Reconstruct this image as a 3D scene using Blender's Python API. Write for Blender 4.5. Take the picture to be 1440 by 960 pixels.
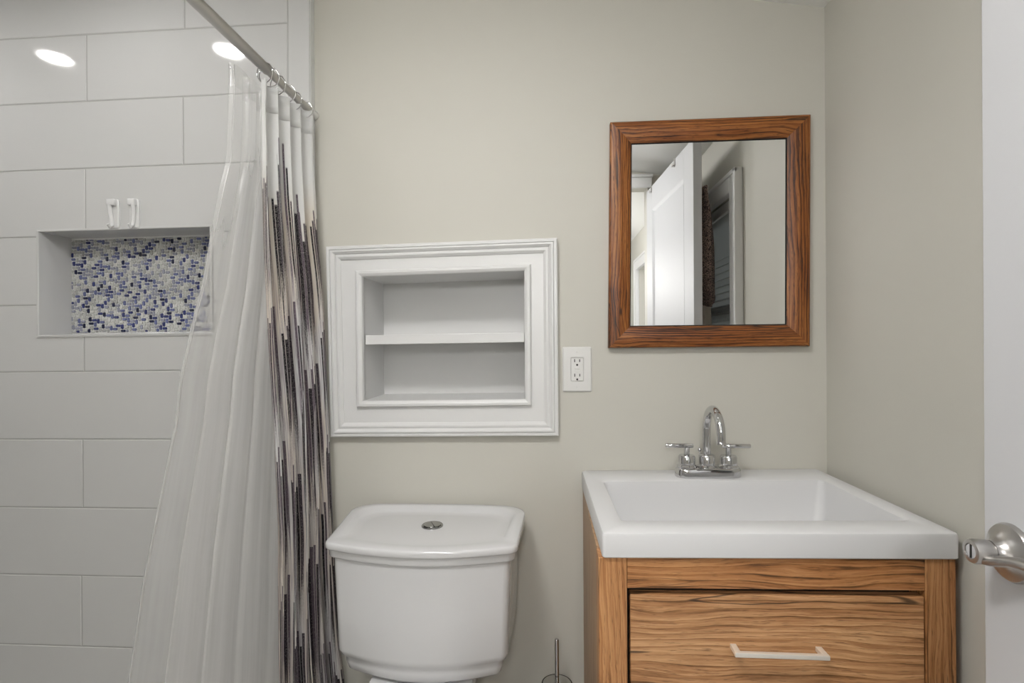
import bpy, bmesh, math, random
from mathutils import Vector
SC = bpy.context.scene
COL = SC.collection
for _o in list(bpy.data.objects):
    bpy.data.objects.remove(_o)
random.seed(7)

# ------------------------------------------------------------------ camera
H = 1.22                                  # eye height (m)
FPX = 735.0                               # focal length in pixels of the 1440 wide frame
YAW, ROLL = math.radians(4.05), 0.006
r0 = Vector((math.cos(YAW), math.sin(YAW), 0)); FWD = Vector((-math.sin(YAW), math.cos(YAW), 0)); UP0 = Vector((0, 0, 1))
RGT = r0 * math.cos(ROLL) - UP0 * math.sin(ROLL)
UPV = UP0 * math.cos(ROLL) + r0 * math.sin(ROLL)
cd = bpy.data.cameras.new('camera'); cam = bpy.data.objects.new('camera', cd); COL.objects.link(cam)
cd.sensor_width = 36; cd.lens = FPX / 1440 * 36; cd.clip_start = 0.01
from mathutils import Matrix
m3 = Matrix((RGT, UPV, -FWD)).transposed()
cam.matrix_world = Matrix.Translation((0, 0, H)) @ m3.to_4x4()
SC.camera = cam

def unp(px, py, X=None, Y=None, Z=None):
    """the point of the room seen at a photo pixel, on the plane X=, Y= or Z="""
    d = RGT * ((px - 720) / FPX) + FWD + UPV * (-(py - 480) / FPX)
    if Y is not None: t = Y / d.y
    elif X is not None: t = X / d.x
    else: t = (Z - H) / d.z
    return Vector((0, 0, H)) + d * t

# ------------------------------------------------------------------ view, world, lights
vs = SC.view_settings
vs.view_transform = 'Standard'; vs.look = 'None'; vs.gamma = 1.0; vs.use_curve_mapping = False
vs.exposure = 0.58
SC.cycles.transparent_max_bounces = 32
SC.cycles.max_bounces = 14
SC.cycles.diffuse_bounces = 8
SC.cycles.glossy_bounces = 6
SC.cycles.sample_clamp_indirect = 4.0
LAMP_SHOWER, LAMP_MAIN, FILL_FLUSH, FILL_HALL = 52.0, 12.0, 40.0, 50.0  # the last two drive added fill lamps
w = bpy.data.worlds.new('world'); SC.world = w; w.use_nodes = True
wn = w.node_tree; bgn = wn.nodes['Background']
bgn.inputs[1].default_value = 4.0
_tc = wn.nodes.new('ShaderNodeTexCoord'); _sp = wn.nodes.new('ShaderNodeSeparateXYZ'); _rm = wn.nodes.new('ShaderNodeValToRGB')
wn.links.new(_tc.outputs['Generated'], _sp.inputs[0]); wn.links.new(_sp.outputs[2], _rm.inputs[0]); wn.links.new(_rm.outputs[0], bgn.inputs[0])
_e = _rm.color_ramp.elements; _e[0].position = 0.0; _e[0].color = (.10, .10, .09, 1); _e[1].position = .06; _e[1].color = (.86, .93, 1.0, 1)

YW = 1.45                                 # back wall plane
XR = unp(1161, 300, Y=YW).x               # right wall plane
_c0 = unp(1161.5, 10.5, Y=YW); _c1 = unp(1062, 0, Y=YW)
CS = (_c1.z - _c0.z) / (_c1.x - _c0.x)    # the ceiling falls a little to the right
CZ = _c0.z
XBRK = -.35                               # left of here the ceiling is level
def ceil_z(x): return CZ + CS * (max(x, XBRK) - XR)

# ------------------------------------------------------------------ materials
def mat(name, col=(.8, .8, .8), rough=.5, metal=0.0, spec=.5, coat=0.0):
    m = bpy.data.materials.new(name); m.use_nodes = True
    b = m.node_tree.nodes['Principled BSDF']
    b.inputs['Base Color'].default_value = (*col, 1); b.inputs['Roughness'].default_value = rough
    b.inputs['Metallic'].default_value = metal; b.inputs['Specular IOR Level'].default_value = spec
    b.inputs['Coat Weight'].default_value = coat
    return m
class NT:
    def __init__(s, m): s.t = m.node_tree; s.b = s.t.nodes['Principled BSDF']
    def n(s, ty, **kw):
        x = s.t.nodes.new(ty)
        for k, v in kw.items():
            setattr(x, k, v)
        return x
    def l(s, a, b): s.t.links.new(a, b)
    def setin(s, node, i, v):
        if hasattr(v, 'is_output') or isinstance(v, bpy.types.NodeSocket): s.l(v, node.inputs[i])
        else: node.inputs[i].default_value = v
    def math(s, op, a, b=0.0, c=None, clamp=False):
        x = s.n('ShaderNodeMath', operation=op); x.use_clamp = clamp
        s.setin(x, 0, a); s.setin(x, 1, b)
        if c is not None: s.setin(x, 2, c)
        return x.outputs[0]
    def mix(s, f, a, b, blend='MIX'):
        x = s.n('ShaderNodeMix', data_type='RGBA', blend_type=blend)
        s.setin(x, 0, f)
        s.setin(x, 6, (*a, 1) if isinstance(a, tuple) else a); s.setin(x, 7, (*b, 1) if isinstance(b, tuple) else b)
        return x.outputs[2]
    def noise(s, vec, scale=1.0, detail=3.0, rough=.5, dist=0.0):
        x = s.n('ShaderNodeTexNoise'); s.l(vec, x.inputs['Vector'])
        x.inputs['Scale'].default_value = scale; x.inputs['Detail'].default_value = detail
        x.inputs['Roughness'].default_value = rough; x.inputs['Distortion'].default_value = dist
        return x.outputs['Fac']
    def step(s, v, lo, hi, a=0.0, b=1.0):
        x = s.n('ShaderNodeMapRange', interpolation_type='SMOOTHSTEP')
        s.setin(x, 0, v); s.setin(x, 1, lo); s.setin(x, 2, hi); s.setin(x, 3, a); s.setin(x, 4, b)
        return x.outputs[0]
    def comb(s, x, y, z):
        c = s.n('ShaderNodeCombineXYZ'); s.setin(c, 0, x); s.setin(c, 1, y); s.setin(c, 2, z)
        return c.outputs[0]
    def sep(s, v):
        c = s.n('ShaderNodeSeparateXYZ'); s.l(v, c.inputs[0]); return c.outputs
    def bump(s, h, strength, dist=.002):
        x = s.n('ShaderNodeBump'); s.l(h, x.inputs['Height'])
        x.inputs['Strength'].default_value = strength; x.inputs['Distance'].default_value = dist
        s.l(x.outputs[0], s.b.inputs['Normal'])

def paint(name, col, rough, var=.03, bscale=240, bstr=.08, spec=.4):
    m = mat(name, col, rough, spec=spec); t = NT(m)
    o = t.n('ShaderNodeTexCoord').outputs['Object']
    f = t.noise(o, 2.2, 4)
    c = t.mix(f, tuple(x * (1 - var) for x in col), tuple(min(1, x * (1 + var)) for x in col))
    t.l(c, t.b.inputs['Base Color'])
    t.bump(t.noise(o, bscale, 2), bstr, .0012)
    return m

M = {}
M['wall'] = paint('wall_paint', (.525, .512, .462), .55, spec=.3)
M['ceil'] = paint('ceiling_paint', (.78, .78, .76), .7)
M['trim'] = paint('white_trim_paint', (.66, .66, .655), .32, .015, 90, .04)
M['door'] = paint('white_door_paint', (.54, .545, .56), .45, .01, 70, .05, spec=.25)
M['tile'] = paint('white_glazed_tile', (.60, .60, .595), .07, .012, 18, .02, spec=.55)
M['grout'] = mat('grout', (.42, .42, .41), .85)
M['ngrout'] = mat('mosaic_grout', (.84, .84, .83), .7)
M['floor'] = paint('floor_tile', (.56, .55, .53), .4)
M['china'] = mat('white_porcelain', (.58, .58, .585), .09, spec=.55, coat=.2)
M['sink'] = mat('white_sink_top', (.62, .62, .625), .45, spec=.5)
M['chrome'] = mat('chrome', (.64, .64, .65), .05, 1.0)
M['dark_chrome'] = mat('dark_chrome', (.36, .36, .36), .12, 1.0)
M['nickel'] = mat('brushed_nickel', (.50, .485, .47), .30, 1.0)
M['pull'] = mat('champagne_pull', (.90, .86, .78), .36, .55)
M['plastic'] = mat('white_plastic', (.66, .655, .64), .3)
M['hookpl'] = mat('white_adhesive_hook_plastic', (.72, .72, .72), .25)
M['black'] = mat('black_gap', (.012, .011, .010), .9)
M['slot'] = mat('dark_slot', (.015, .014, .013), .7)
M['glassm'] = mat('mirror_silver', (.93, .935, .93), .0, 1.0)
M['gap'] = mat('dark_wood_gap_shade', (.03, .022, .016), .8)  # near black, carries the shade in the drawer gaps as colour
M['bristle'] = mat('white_bristle', (.7, .7, .7), .8)
M['shade'] = mat('pleated_shade_fabric', (.30, .30, .28), .8)
M['beige'] = mat('beige_cloth', (.55, .50, .43), .85)
for k, c in (('mo0', (.62, .62, .60)), ('mo1', (.46, .46, .45)), ('mo2', (.31, .32, .39)), ('mo3', (.14, .16, .31)), ('mo4', (.035, .045, .16)), ('mo5', (.012, .016, .055))):
    M[k] = mat('mosaic_' + k, c, .12, spec=.6)

def glass(name, col, rough=0.0, ior=1.45):
    m = mat(name, col, rough); m.node_tree.nodes['Principled BSDF'].inputs['Transmission Weight'].default_value = 1
    m.node_tree.nodes['Principled BSDF'].inputs['IOR'].default_value = ior
    return m
M['acrylic'] = glass('clear_acrylic', (.97, .98, .98))

def pane(name):
    m = mat(name, (1, 1, 1), .02); t = NT(m); tr = t.n('ShaderNodeBsdfTransparent'); gl = t.n('ShaderNodeBsdfGlossy'); gl.inputs['Roughness'].default_value = .01
    fr = t.n('ShaderNodeFresnel'); mx = t.n('ShaderNodeMixShader'); t.l(fr.outputs[0], mx.inputs[0]); t.l(tr.outputs[0], mx.inputs[1]); t.l(gl.outputs[0], mx.inputs[2])
    t.l(mx.outputs[0], t.t.nodes['Material Output'].inputs[0]); return m
M['pane'] = pane('window_pane')
def translucent(name, col, f):
    m = mat(name, col, .85, spec=.2); t = NT(m); tl = t.n('ShaderNodeBsdfTranslucent'); tl.inputs[0].default_value = (*col, 1)
    mx = t.n('ShaderNodeMixShader'); mx.inputs[0].default_value = f; t.l(t.b.outputs[0], mx.inputs[1]); t.l(tl.outputs[0], mx.inputs[2])
    t.l(mx.outputs[0], t.t.nodes['Material Output'].inputs[0]); return m
M['shade'] = translucent('pleated_shade_fabric', (.50, .50, .48), .5)
def emis(name, col, strength):
    m = bpy.data.materials.new(name); m.use_nodes = True; t = m.node_tree; t.nodes.clear()
    e = t.nodes.new('ShaderNodeEmission'); o = t.nodes.new('ShaderNodeOutputMaterial')
    e.inputs[0].default_value = (*col, 1); e.inputs[1].default_value = strength; t.links.new(e.outputs[0], o.inputs[0])
    return m

def wood(name, axis, c_dark, c_mid, c_light, seed, ring=55.0, knot=3.2, crack=.5, rough=.42, pore=.5, warp=1.0):
    """plain sawn wood; the grain runs along axis, figure lies across the other two"""
    m = mat(name, c_mid, rough, spec=.4); t = NT(m)
    x, y, z = t.sep(t.n('ShaderNodeTexCoord').outputs['Object'])
    g, a = (x, z) if axis == 'x' else ((z, x) if axis == 'z' else (y, z))
    d3 = y if axis != 'y' else x
    a = t.math('ADD', a, t.math('MULTIPLY', d3, .7))
    base = t.comb(t.math('MULTIPLY', g, 1.0), t.math('MULTIPLY', a, 4.2), seed * 3.7)
    # knots push the rings aside
    vor = t.n('ShaderNodeTexVoronoi'); t.l(t.comb(t.math('MULTIPLY', g, knot), t.math('MULTIPLY', a, knot * 2.6), seed * 1.9), vor.inputs['Vector'])
    vor.inputs['Scale'].default_value = 1.0
    kd = vor.outputs['Distance']
    push = t.math('MULTIPLY', t.step(kd, .0, .5, 1, 0), .03 * warp)
    n1 = t.noise(base, 2.6, 3, .5)
    f = t.math('ADD', t.math('ADD', a, t.math('MULTIPLY', n1, .10 * warp)), push)
    rings = t.math('FRACT', t.math('MULTIPLY', f, ring))
    rr = t.math('POWER', rings, 2.2)
    fine = t.noise(t.comb(t.math('MULTIPLY', g, 9), t.math('MULTIPLY', f, 260), seed), 1.0, 4, .65)
    pores = t.noise(t.comb(t.math('MULTIPLY', g, 32), t.math('MULTIPLY', f, 620), seed + 4), 1.0, 2, .6)
    big = t.noise(t.comb(t.math('MULTIPLY', g, 2.2), t.math('MULTIPLY', a, 13), seed + 9), 1.0, 3, .55)
    v = t.math('ADD', t.math('MULTIPLY', fine, .75), t.math('MULTIPLY', big, .55))
    v = t.math('SUBTRACT', v, t.math('MULTIPLY', rr, .22))
    ramp = t.n('ShaderNodeValToRGB'); t.l(v, ramp.inputs[0])
    e = ramp.color_ramp.elements
    e[0].position = .40; e[0].color = (*c_dark, 1); e[1].position = .80; e[1].color = (*c_light, 1)
    k = e.new(.55); k.color = (*c_mid, 1)
    c = ramp.outputs[0]
    c = t.mix(t.math('MULTIPLY', t.step(pores, .58, .68), pore), c, tuple(q * .32 for q in c_dark))
    # dark splits along the grain
    cr = t.noise(t.comb(t.math('MULTIPLY', g, 1.6), t.math('MULTIPLY', f, 17), seed + 21), 1.0, 2, .5)
    cl = t.step(t.math('ABSOLUTE', t.math('SUBTRACT', cr, .62)), .002, .012, 1, 0)
    c = t.mix(t.math('MULTIPLY', cl, crack), c, (.02, .012, .007))
    kk = t.math('MULTIPLY', t.step(t.math('ADD', kd, t.math('MULTIPLY', fine, .05)), .055, .12, 1, 0), .8)
    c = t.mix(kk, c, tuple(q * .22 for q in c_dark))
    t.l(c, t.b.inputs['Base Color'])
    t.bump(t.math('SUBTRACT', fine, t.math('MULTIPLY', cl, crack)), .25, .0012)
    return m
VD, VM, VL = (.10, .042, .015), (.285, .135, .055), (.47, .27, .135)
M['oak_rail'] = wood('oak_rail', 'x', VD, (.35, .148, .051), (.54, .275, .115), 1.0, 70, 3.0, .4, warp=.5)
M['oak_post_a'] = wood('oak_post_left', 'z', VD, (.36, .155, .055), (.54, .28, .12), 2.3, 75, 3.4, .5, warp=.45)
M['oak_post_b'] = wood('oak_post_right', 'z', VD, (.36, .155, .055), (.54, .28, .12), 5.1, 75, 3.0, .9, warp=.45)
M['oak_drawer'] = wood('oak_drawer', 'x', (.16, .072, .027), (.39, .188, .078), (.62, .36, .18), 3.6, 64, 3.0, .8, warp=.45)
M['oak_side'] = wood('oak_side', 'z', (.25, .145, .075), (.36, .22, .12), (.44, .29, .17), 4.4, 30, 1.0, .0, pore=.15)
M['frame_x'] = wood('mirror_frame_horizontal', 'x', (.03, .008, .002), (.185, .055, .010), (.36, .145, .038), 7.2, 130, 6.0, .8, .38, .7, .28)
M['frame_z'] = wood('mirror_frame_vertical', 'z', (.03, .008, .002), (.185, .055, .010), (.36, .145, .038), 8.4, 130, 6.0, .8, .38, .7, .28)

def curtain_mat():
    m = mat('printed_curtain_fabric', (.8, .8, .8), .85, spec=.15); t = NT(m)
    uv = t.n('ShaderNodeUVMap'); u, v, _ = t.sep(uv.outputs[0])
    def rnd(val, k):
        x = t.n('ShaderNodeTexWhiteNoise', noise_dimensions='2D'); t.l(t.comb(val, k, 0), x.inputs['Vector']); return x.outputs['Value']
    un = t.math('ADD', u, t.math('MULTIPLY', t.math('SUBTRACT', t.noise(t.comb(0, t.math('MULTIPLY', v, 3), 0), 1, 2), .5), .012))
    col = t.math('FLOOR', t.math('MULTIPLY', un, 104.0)); cf = t.math('FRACT', t.math('MULTIPLY', un, 104.0))
    blk = t.math('FLOOR', t.math('MULTIPLY', un, 5.5))
    r1 = rnd(col, 1.7); r2 = rnd(blk, 4.2); r3 = rnd(col, 9.1)
    # every block of strokes starts dark at a ragged top and dries out downwards
    top = t.math('ADD', t.math('ADD', 1.36, t.math('MULTIPLY', r2, .28)), t.math('MULTIPLY', r1, .09))
    below = t.math('SUBTRACT', top, v)
    start = t.step(below, 0.0, .006)
    wv = t.math('FRACT', t.math('DIVIDE', below, t.math('ADD', .28, t.math('MULTIPLY', rnd(blk, 8.8), .20))))
    dens = t.math('SUBTRACT', 1.24, t.math('MULTIPLY', wv, 1.0))
    sp = t.noise(t.comb(t.math('MULTIPLY', un, 900), t.math('MULTIPLY', v, 260), 0), 1, 3, .7)
    stretch = t.noise(t.comb(t.math('MULTIPLY', un, 420), t.math('MULTIPLY', v, 9), 3), 1, 2, .5)
    ink = t.step(t.math('ADD', dens, t.math('ADD', t.math('MULTIPLY', t.math('SUBTRACT', sp, .5), 1.2), t.math('MULTIPLY', t.math('SUBTRACT', stretch, .5), 1.1))), .40, .62)
    line = t.step(t.math('ABSOLUTE', t.math('SUBTRACT', cf, .5)), .30, .44, 1, 0)
    line = t.math('MAXIMUM', line, t.step(rnd(col, 5.5), .62, .64))
    skip = t.step(r3, .14, .18)
    ink = t.math('MULTIPLY', t.math('MULTIPLY', ink, line), t.math('MULTIPLY', start, skip))
    ink = t.math('MULTIPLY', ink, t.step(sp, .53, .64, 1, .45))
    inkc = t.mix(t.step(t.math('ADD', r1, t.math('MULTIPLY', stretch, .5)), .45, 1.1), (.010, .008, .012), (.135, .105, .13))
    inkc = t.mix(t.step(sp, .5, .75, 0, .3), inkc, (.30, .27, .29))
    cream = t.step(t.noise(t.comb(t.math('MULTIPLY', un, 9), t.math('MULTIPLY', v, 2.4), 5), 1, 3), .36, .58)
    cream = t.math('MULTIPLY', cream, t.step(v, 1.50, 1.66, 1, 0))
    basec = t.mix(cream, (.78, .78, .77), (.76, .70, .61))
    wash = t.math('MULTIPLY', t.step(stretch, .40, .62, 0, .75), t.step(below, .05, .35))
    basec = t.mix(wash, basec, (.40, .345, .38))
    c = t.mix(ink, basec, inkc)
    t.l(c, t.b.inputs['Base Color'])
    tr = t.n('ShaderNodeBsdfTranslucent'); t.l(c, tr.inputs[0])
    mx = t.n('ShaderNodeMixShader'); mx.inputs[0].default_value = .28
    out = t.t.nodes['Material Output']
    t.l(t.b.outputs[0], mx.inputs[1]); t.l(tr.outputs[0], mx.inputs[2]); t.l(mx.outputs[0], out.inputs[0])
    return m
M['curtain'] = curtain_mat()

def liner_mat():
    m = mat('clear_vinyl_film', (.90, .895, .885), .38, spec=.2); t = NT(m)
    uv = t.n('ShaderNodeUVMap'); u, v, _ = t.sep(uv.outputs[0])
    out = t.t.nodes['Material Output']
    tr = t.n('ShaderNodeBsdfTransparent'); tl = t.n('ShaderNodeBsdfTranslucent'); tl.inputs[0].default_value = (.90, .895, .88, 1)
    a = t.n('ShaderNodeMixShader'); a.inputs[0].default_value = .45; t.l(t.b.outputs[0], a.inputs[1]); t.l(tl.outputs[0], a.inputs[2])
    st = t.noise(t.comb(t.math('MULTIPLY', u, 26), t.math('MULTIPLY', v, 1.2), 0), 1, 4, .6)
    # soap film: the vinyl is clouded, least so near its header
    op = t.math('ADD', t.step(v, 1.25, 1.82, .50, .16), t.math('MULTIPLY', t.math('SUBTRACT', st, .5), .30), clamp=True)
    op = t.math('MULTIPLY', op, t.step(u, .0, .35, .62, 1.25), clamp=True)
    b = t.n('ShaderNodeMixShader'); t.l(op, b.inputs[0]); t.l(tr.outputs[0], b.inputs[1]); t.l(a.outputs[0], b.inputs[2])
    gl = t.n('ShaderNodeBsdfGlossy'); gl.inputs['Roughness'].default_value = .2
    c = t.n('ShaderNodeMixShader'); c.inputs[0].default_value = .05; t.l(b.outputs[0], c.inputs[1]); t.l(gl.outputs[0], c.inputs[2])
    t.l(c.outputs[0], out.inputs[0])
    return m
M['liner'] = liner_mat()

def paisley_mat():
    m = mat('patterned_dark_cloth', (.05, .04, .04), .85); t = NT(m)
    o = t.n('ShaderNodeTexCoord').outputs['Object']
    n = t.noise(o, 120, 3, .6, 2.5)
    t.l(t.mix(t.step(n, .47, .53), (.022, .016, .017), (.34, .25, .21)), t.b.inputs['Base Color'])
    return m
M['paisley'] = paisley_mat()

# ------------------------------------------------------------------ mesh helpers
class MB:
    def __init__(s): s.v = []; s.f = []; s.mi = []; s.uv = {}; s.m = 0
    def add(s, vs, fs):
        o = len(s.v); s.v += [Vector(p) for p in vs]
        for f in fs: s.f.append(tuple(i + o for i in f)); s.mi.append(s.m)
        return o
    def box(s, lo, hi, bev=0.0, seg=2):
        lo = Vector(lo); hi = Vector(hi)
        if bev <= 0:
            P = [(x, y, z) for x in (lo.x, hi.x) for y in (lo.y, hi.y) for z in (lo.z, hi.z)]
            s.add(P, [(0, 1, 3, 2), (4, 6, 7, 5), (0, 4, 5, 1), (2, 3, 7, 6), (0, 2, 6, 4), (1, 5, 7, 3)]); return
        bm = bmesh.new(); bmesh.ops.create_cube(bm, size=1)
        c = (lo + hi) / 2; d = hi - lo
        for v in bm.verts: v.co = Vector((v.co.x * d.x, v.co.y * d.y, v.co.z * d.z)) + c
        bmesh.ops.bevel(bm, geom=list(bm.edges), offset=bev, segments=seg, profile=.5, affect='EDGES')
        bm.verts.index_update()
        s.add([v.co.copy() for v in bm.verts], [tuple(v.index for v in f.verts) for f in bm.faces]); bm.free()
    def loft(s, rings, cap0=True, cap1=True, closed=True):
        n = len(rings[0]); o = s.add([p for r in rings for p in r], [])
        F = []
        for i in range(len(rings) - 1):
            for j in range(n if closed else n - 1):
                k = (j + 1) % n
                F.append((o + i * n + j, o + i * n + k, o + (i + 1) * n + k, o + (i + 1) * n + j))
        if cap0: F.append(tuple(o + j for j in reversed(range(n))))
        if cap1: F.append(tuple(o + (len(rings) - 1) * n + j for j in range(n)))
        for f in F: s.f.append(f); s.mi.append(s.m)
    def lathe(s, prof, c, axis=(0, 0, 1), n=32, cap0=True, cap1=True):
        """prof: (radius, distance along axis)"""
        ax = Vector(axis).normalized(); e1 = ax.orthogonal().normalized(); e2 = ax.cross(e1); c = Vector(c)
        s.loft([[c + ax * h + (e1 * math.cos(a) + e2 * math.sin(a)) * max(r, 1e-5) for a in [2 * math.pi * k / n for k in range(n)]] for r, h in prof], cap0, cap1)
    def tube(s, pts, r, n=16, caps=True):
        pts = [Vector(p) for p in pts]; R = r if isinstance(r, (list, tuple)) else [r] * len(pts)
        rings = []; up = None
        for i, p in enumerate(pts):
            d = (pts[min(i + 1, len(pts) - 1)] - pts[max(i - 1, 0)]).normalized()
            up = d.orthogonal().normalized() if up is None else (up - d * up.dot(d)).normalized()
            e2 = d.cross(up)
            rings.append([p + (up * math.cos(a) + e2 * math.sin(a)) * R[i] for a in [2 * math.pi * k / n for k in range(n)]])
        s.loft(rings, caps, caps)
    def torus(s, c, ax, R, r, n=28, k=8):
        ax = Vector(ax).normalized(); e1 = ax.orthogonal().normalized(); e2 = ax.cross(e1); c = Vector(c)
        P = []; F = []
        for i in range(n):
            a = 2 * math.pi * i / n; d = e1 * math.cos(a) + e2 * math.sin(a)
            for j in range(k):
                b = 2 * math.pi * j / k
                P.append(c + d * (R + r * math.cos(b)) + ax * r * math.sin(b))
                F.append((i * k + j, ((i + 1) % n) * k + j, ((i + 1) % n) * k + (j + 1) % k, i * k + (j + 1) % k))
        s.add(P, F)
    def build(s, name, m, parent=None, smooth=False, angle=40, sub=0, solid=0, uv=None, recalc=True):
        me = bpy.data.meshes.new(name)
        off = parent_world(parent) if parent else Vector((0, 0, 0))
        me.from_pydata([tuple(p - off) for p in s.v], [], s.f); me.update()
        ms = m if isinstance(m, list) else [m]
        for x in ms: me.materials.append(M[x] if isinstance(x, str) else x)
        if len(ms) > 1: me.polygons.foreach_set('material_index', s.mi)
        if uv:
            L = me.uv_layers.new(name='UVMap')
            for lp in me.loops: L.data[lp.index].uv = uv[lp.vertex_index]
        if recalc:
            bm = bmesh.new(); bm.from_mesh(me); bmesh.ops.recalc_face_normals(bm, faces=bm.faces); bm.to_mesh(me); bm.free()
        if smooth:
            me.polygons.foreach_set('use_smooth', [True] * len(me.polygons))
            if angle < 180: me.set_sharp_from_angle(angle=math.radians(angle))
        o = bpy.data.objects.new(name, me); COL.objects.link(o)
        if parent: o.parent = parent
        if solid:
            md = o.modifiers.new('thickness', 'SOLIDIFY'); md.thickness = solid; md.offset = 0
        if sub:
            md = o.modifiers.new('smooth', 'SUBSURF'); md.levels = sub; md.render_levels = sub
        return o
def parent_world(p):
    v = Vector((0, 0, 0))
    while p: v += Vector(p.location); p = p.parent
    return v
def thing(name, label, cat, loc, group=None):
    o = bpy.data.objects.new(name, None); COL.objects.link(o); o.location = loc; o.empty_display_size = .05
    return tag(o, label, cat, group)
def tag(o, label=None, cat=None, group=None, kind=None):
    for k, v in (('label', label), ('category', cat), ('group', group), ('kind', kind)):
        if v: o[k] = v
    return o
def struct(mb, name, m, label=None, cat=None, **kw):
    return tag(mb.build(name, m, **kw), label, cat, kind='structure')
def rrect(cx, cy, hx, hy, r, z, n=6):
    """rounded rectangle ring in a horizontal plane"""
    P = []
    for k, (sx, sy) in enumerate(((1, 1), (-1, 1), (-1, -1), (1, -1))):
        for i in range(n + 1):
            a = math.pi / 2 * (k + i / n)
            P.append(Vector((cx + sx * (hx - r) + r * math.cos(a), cy + sy * (hy - r) + r * math.sin(a), z)))
    return P
def lerp(a, b, t): return a + (b - a) * t
def interp(tab, x):
    """piecewise linear (x ascending)"""
    if x <= tab[0][0]: return tab[0][1]
    for (a, p), (b, q) in zip(tab, tab[1:]):
        if x <= b: return p + (q - p) * (x - a) / (b - a)
    return tab[-1][1]
def sstep(a, b, x):
    t = max(0, min(1, (x - a) / (b - a))); return t * t * (3 - 2 * t)
def frame_rings(corners, prof, nrm):
    """corners: 4 outer points; prof: (inset, height). returns rings per profile point (each 4 points)"""
    c = [Vector(p) for p in corners]; nrm = Vector(nrm); R = []
    for ins, h in prof:
        ring = []
        for i in range(4):
            d1 = (c[(i + 1) % 4] - c[i]).normalized(); d0 = (c[i - 1] - c[i]).normalized()
            ring.append(c[i] + (d1 + d0) * ins + nrm * h)
        R.append(ring)
    return R

# ================================================================== STRUCTURE
XL, YB, YH = -2.0, -.03, -3.2             # shower side wall, rear wall, far end of the hall
TOPZ = lambda x: ceil_z(x)
XT = unp(443, 300, Y=YW).x                # where the tile ends on the back wall
YT = YW - .025                            # tile face

# recessed cabinet: frame corners on the wall, seen in the photo
YF = YW - .022
cab = [unp(458, 346.5, Y=YF), unp(783.5, 334, Y=YF), unp(785.5, 613, Y=YF), unp(464, 614.5, Y=YF)]
op = [unp(508.5, 389, Y=YF + .004), unp(737, 380.5, Y=YF + .004), unp(738, 561, Y=YF + .004), unp(510, 563.5, Y=YF + .004)]
hx0, hx1 = min(p.x for p in op) - .016, max(p.x for p in op) + .016
hz0, hz1 = min(p.z for p in op) - .016, max(p.z for p in op) + .016
YC = 1.625                                # back of the cabinet
# tiled niche
nt = [unp(57, 325.5, Y=YT), unp(295.5, 318, Y=YT), unp(297, 468, Y=YT), unp(53.5, 470.5, Y=YT)]
nx0, nx1 = (nt[0].x + nt[3].x) / 2, (nt[1].x + nt[2].x) / 2
nz0, nz1 = (nt[2].z + nt[3].z) / 2, (nt[0].z + nt[1].z) / 2
YN = 1.53

def wall_y(name, x0, x1, y0, y1, holes, m):
    """wall across X with rectangular holes (x0,x1,z0,z1) sorted by x, sloping top"""
    mb = MB(); cuts = [x0]
    def slab(a, b, z0, z1):
        za = TOPZ(a) if z1 is None else z1; zb = TOPZ(b) if z1 is None else z1
        P = [(a, y0, z0), (b, y0, z0), (b, y1, z0), (a, y1, z0), (a, y0, za), (b, y0, zb), (b, y1, zb), (a, y1, za)]
        mb.add(P, [(3, 2, 1, 0), (4, 5, 6, 7), (0, 1, 5, 4), (1, 2, 6, 5), (2, 3, 7, 6), (3, 0, 4, 7)])
    def full(a, b, z0):
        if a < XBRK < b: slab(a, XBRK, z0, None); slab(XBRK, b, z0, None)
        else: slab(a, b, z0, None)
    x = x0
    for a, b, c, d in holes:
        full(x, a, 0); slab(a, b, 0, c)
        full(a, b, d); x = b
    full(x, x1, 0)
    return struct(mb, name, m)
wall_y('wall_back', XT - .02, XR + .12, YW, YW + .30, [(hx0, hx1, hz0, hz1)], 'wall')

# tiled shower end wall: grout bed plus every glazed tile
def tile_shear(x): return .0068 * (x + 1.05)
mb = MB()
def slab(a, b, z0, z1, y0, y1):
    P = [(a, y0, z0), (b, y0, z0), (b, y1, z0), (a, y1, z0), (a, y0, z1), (b, y0, z1), (b, y1, z1), (a, y1, z1)]
    mb.add(P, [(3, 2, 1, 0), (4, 5, 6, 7), (0, 1, 5, 4), (1, 2, 6, 5), (2, 3, 7, 6), (3, 0, 4, 7)])
gx0, gx1, gz0, gz1 = nx0 - .006, nx1 + .006, nz0 - .006, nz1 + .006
ZT = ceil_z(XT) - .002
yb = YT + .0015
for a, b, c, d in ((XL, gx0, 0, ZT), (gx1, XT, 0, ZT), (gx0, gx1, 0, gz0), (gx0, gx1, gz1, ZT)):
    slab(a, b, c, d, yb, YW + .30 if b < XT - .05 else YW - .0005)
struct(mb, 'wall_shower', 'grout')
zrow = [unp(130, y, Y=YT).z - tile_shear(unp(130, y, Y=YT).x) for y in (48, 142, 236.5, 331, 427.5, 522, 617.5, 714, 809.5, 909)]
pitch = (zrow[0] - zrow[-1]) / 9
zl = [zrow[0] + pitch * k for k in range(4, 0, -1)] + zrow + [zrow[-1] - pitch * k for k in range(1, 6)]
xa = unp(120, 150, Y=YT).x; xb = unp(257, 190, Y=YT).x
xend = unp(405, 150, Y=YT).x; TW = 2 * (xb - xa)
mb = MB(); G = .0014
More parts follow.
